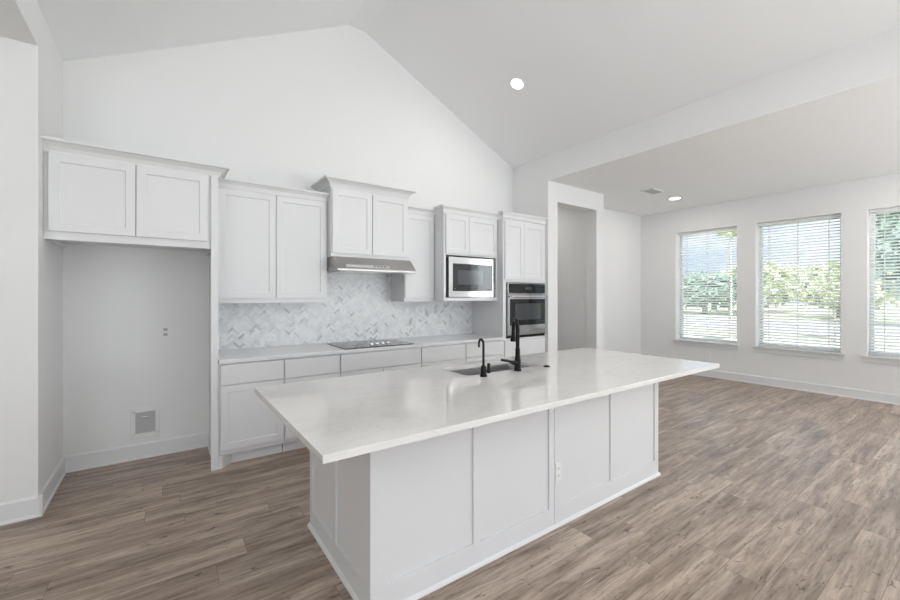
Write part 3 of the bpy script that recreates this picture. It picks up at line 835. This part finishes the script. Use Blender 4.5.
plate('power_outlet', 'fridge outlet in the right half of the empty alcove wall', (.009, YB, 1.115), 'y', .078, .125, socket_mat=M['gray_box'])
plate('wall_plate', 'blank painted-over plate in the left half of the alcove wall', (-.403, YB, 1.119), 'y', .075, .12, kind='blank', mat='wall')
plate('power_outlet', 'outlet on the front panel of the island', (2.012, IY0, .340), 'y', .052, .115)
plate('power_outlet', 'outlet low on the wall under the leftmost window', (XW, 3.149, .395), 'x')
plate('light_switch', 'light switch inside the tall doorway', (5.60, 4.13, 1.335), 'x', kind='switch')

def plumbing_box():
    x0, x1, z0, z1 = -.240, -.034, .180, .452
    t = thing('icemaker_box', 'recessed white water supply box low on the alcove wall', 'plumbing box', ((x0 + x1) / 2, YB, z0))
    mb = MB(); w = .032; y0 = YB - .008
    mb.box(x0, x1, y0, YB, z0, z0 + w + .01); mb.box(x0, x1, y0, YB, z1 - w - .01, z1); mb.box(x0, x0 + w, y0, YB, z0 + w, z1 - w); mb.box(x1 - w, x1, y0, YB, z0 + w, z1 - w)
    mb.build('frame', 'plastic', t, bevel=.002)
    MB().box(x0 + w, x1 - w, YB - .002, YB - .0005, z0 + w, z1 - w).build('recess_panel', M['gray_box'], t)
    mb = MB().tube([(-.136, YB - .004, .37), (-.136, YB - .024, .37)], .010, 12); mb.tube([(-.165, YB - .022, .37), (-.107, YB - .022, .37)], .006, 10)
    mb.build('valve', 'chrome', t, smooth=True)
plumbing_box()

def can_light(name, label, c, nrm, r=.085, lamp=True, power=CAN_POWER):
    t = thing(name, label, 'ceiling light', c, 'recessed ceiling lights')
    nrm = Vector(nrm).normalized()
    def P(prof): return MB().lathe(prof, c, 32, nrm)
    P([(r + .018, 0), (r + .016, .006), (r, .008), (r - .004, .002)]).build('trim_ring', 'plastic', t, smooth=True)
    P([(r - .004, .0082), (.01, .0092)]).build('diffuser', 'lamp', t)
    d = bpy.data.lights.new('can_lamp', 'AREA'); d.shape = 'DISK'; d.size = r * 1.9; d.energy = power; d.color = (1, .96, .90)
    o = bpy.data.objects.new('can_lamp', d); COL.objects.link(o); o.parent = t
    o.location = nrm * .012; o.rotation_euler = nrm.to_track_quat('-Z', 'Y').to_euler()
sl = (ZP - Z2) / (XH - XP1)
n_s = (-sl, 0, -1)
def vp(x, y): return (x, y, vz(x) - .001)
can_light('ceiling_light', 'round recessed light in the sloped kitchen ceiling', vp(3.37, 3.36), n_s, .075)
can_light('ceiling_light', 'round recessed light in the flat dining ceiling by the vent', (6.95, 3.26, ZF), (0, 0, -1), .085)
for x, y in ((3.37, .9), (3.37, -1.6)): can_light('ceiling_light', 'added unseen recessed light in the sloped ceiling nearer the viewer', vp(x, y), n_s, .075)  # out-of-view lamps, added for extra room light
for x, y in ((6.95, .6), (6.95, -2.0), (-2.6, .5)): can_light('ceiling_light', 'added unseen recessed light in a flat ceiling nearer the viewer', (x, y, ZF), (0, 0, -1), .085)  # likewise added out of view to fill the room
can_light('ceiling_light', 'added unseen recessed light brightening the passage behind the tall doorway', (5.05, 5.0, ZF), (0, 0, -1), .085, power=3.5)  # unseen lamp, added to lift the dark doorway

def vent():
    cx, cy, w, h = 6.20, 3.24, .36, .20
    t = thing('ceiling_vent', 'small louvred air vent in the dining ceiling', 'vent', (cx, cy, ZF))
    MB().box(cx - w / 2, cx + w / 2, cy - h / 2, cy - h / 2 + .02, ZF - .010, ZF).box(cx - w / 2, cx + w / 2, cy + h / 2 - .02, cy + h / 2, ZF - .010, ZF) \
        .box(cx - w / 2, cx - w / 2 + .02, cy - h / 2, cy + h / 2, ZF - .010, ZF).box(cx + w / 2 - .02, cx + w / 2, cy - h / 2, cy + h / 2, ZF - .010, ZF).build('frame', 'plastic', t)
    MB().box(cx - w / 2 + .02, cx + w / 2 - .02, cy - h / 2 + .02, cy + h / 2 - .02, ZF - .002, ZF - .0005).build('duct', M['gray_box'], t)
    mb = MB(); y = cy - h / 2 + .03
    while y < cy + h / 2 - .02:
        mb.prism([(y, ZF - .003), (y + .012, ZF - .010), (y + .013, ZF - .009), (y + .001, ZF - .002)], 'x', cx - w / 2 + .02, cx + w / 2 - .02); y += .018
    mb.build('louvers', M['gray_box'], t)
vent()

# ---------------------------------------------------------------- outdoors, beyond the blinds
GZ = -.35
struct(box_obj('lawn', 'grass', (XW + .2, 120, -60, 90, GZ - .2, GZ)))
struct(box_obj('street', 'road', (25, 37, -60, 90, GZ, GZ + .02)))
struct(box_obj('sidewalk', M['grout'], (19.5, 21, -60, 90, GZ, GZ + .03)))
def tree(label, x, y, h, r, leaf, bark, seed, trunk_h=.35, group='trees beyond the street'):
    rnd = random.Random(seed)
    t = thing('tree', label, 'tree', (x, y, GZ), group)
    th = h * trunk_h
    pts = [(x, y, GZ), (x + .05 * r, y, GZ + th * .6), (x - .03 * r, y + .04 * r, GZ + th + r * .5)]
    mb = MB().tube(pts, [r * .09, r * .065, r * .045], 10)
    for k in range(4):
        a = k * 1.7 + rnd.random(); s = Vector(pts[1]) * .3 + Vector(pts[2]) * .7
        mb.tube([s, (s.x + math.cos(a) * r * .35, s.y + math.sin(a) * r * .35, s.z + r * .5)], [r * .035, r * .015], 7)
    mb.build('trunk', bark, t, smooth=True)
    bm = bmesh.new()
    cz = GZ + th + (h - th) / 2; rz = (h - th) / 2
    for k in range(620):
        while True:
            u = Vector((rnd.uniform(-1, 1), rnd.uniform(-1, 1), rnd.uniform(-1, 1)))
            if .35 < u.length < 1: break
        wob = 1 + .22 * math.sin(u.x * 5 + seed) * math.cos(u.y * 4 + u.z * 6)
        c = Vector((x + u.x * r * wob, y + u.y * r * wob, cz + u.z * rz * wob))
        q = Quaternion((rnd.gauss(0, 1), rnd.gauss(0, 1), rnd.gauss(0, 1), rnd.gauss(0, 1))).normalized()
        s = r * rnd.uniform(.10, .19)
        vs = [bm.verts.new(c + q @ (Vector(p) * s)) for p in ((-1, 0, .15), (-.2, -.55, 0), (1, 0, -.15), (.1, .6, .1))]
        bm.faces.new(vs)
    me = bpy.data.meshes.new('crown'); bm.to_mesh(me); bm.free(); me.materials.append(M[leaf])
    o = bpy.data.objects.new('crown', me); COL.objects.link(o)
    o.parent = t; me.transform(Matrix.Translation(-Vector((x, y, GZ))))
specs = [(44, 33.0, 4.5, 3.9, 'leaf'), (53, 29.2, 4.6, 3.9, 'leaf'), (44, 17.8, 4.0, 3.7, 'leaf2'), (53, 16.0, 5.2, 3.9, 'leaf'), (44, 7.9, 4.1, 3.4, 'leaf'),
         (34, 2.9, 8.5, 2.7, 'leaf2'), (44, -1.2, 8.0, 3.0, 'leaf2')]
lab = ['light green bushy tree beyond the street, farthest left behind the wall left of the windows', 'light green bushy tree far beyond the street, second from the left',
       'greyish green tree seen through the leftmost window', 'light green tree seen through the left half of the middle window', 'light green tree seen through the right half of the middle window',
       'tall dark green tree seen through the window at the right edge', 'tall dark tree beyond the street just right of the rightmost visible window']
for k, (s, l) in enumerate(zip(specs, lab)): tree(l, s[0], s[1], s[2], s[3], s[4], 'bark', 11 + k, .22)
tree('slim pale-barked tree on the lawn outside the leftmost window', 15.5, 5.45, 4.4, .45, 'leaf', 'pale_bark', 51, .86, 'garden trees')
tree('slim young tree on the lawn outside the middle window', 22.0, 4.1, 3.0, .5, 'leaf', 'bark', 52, .5, 'garden trees')
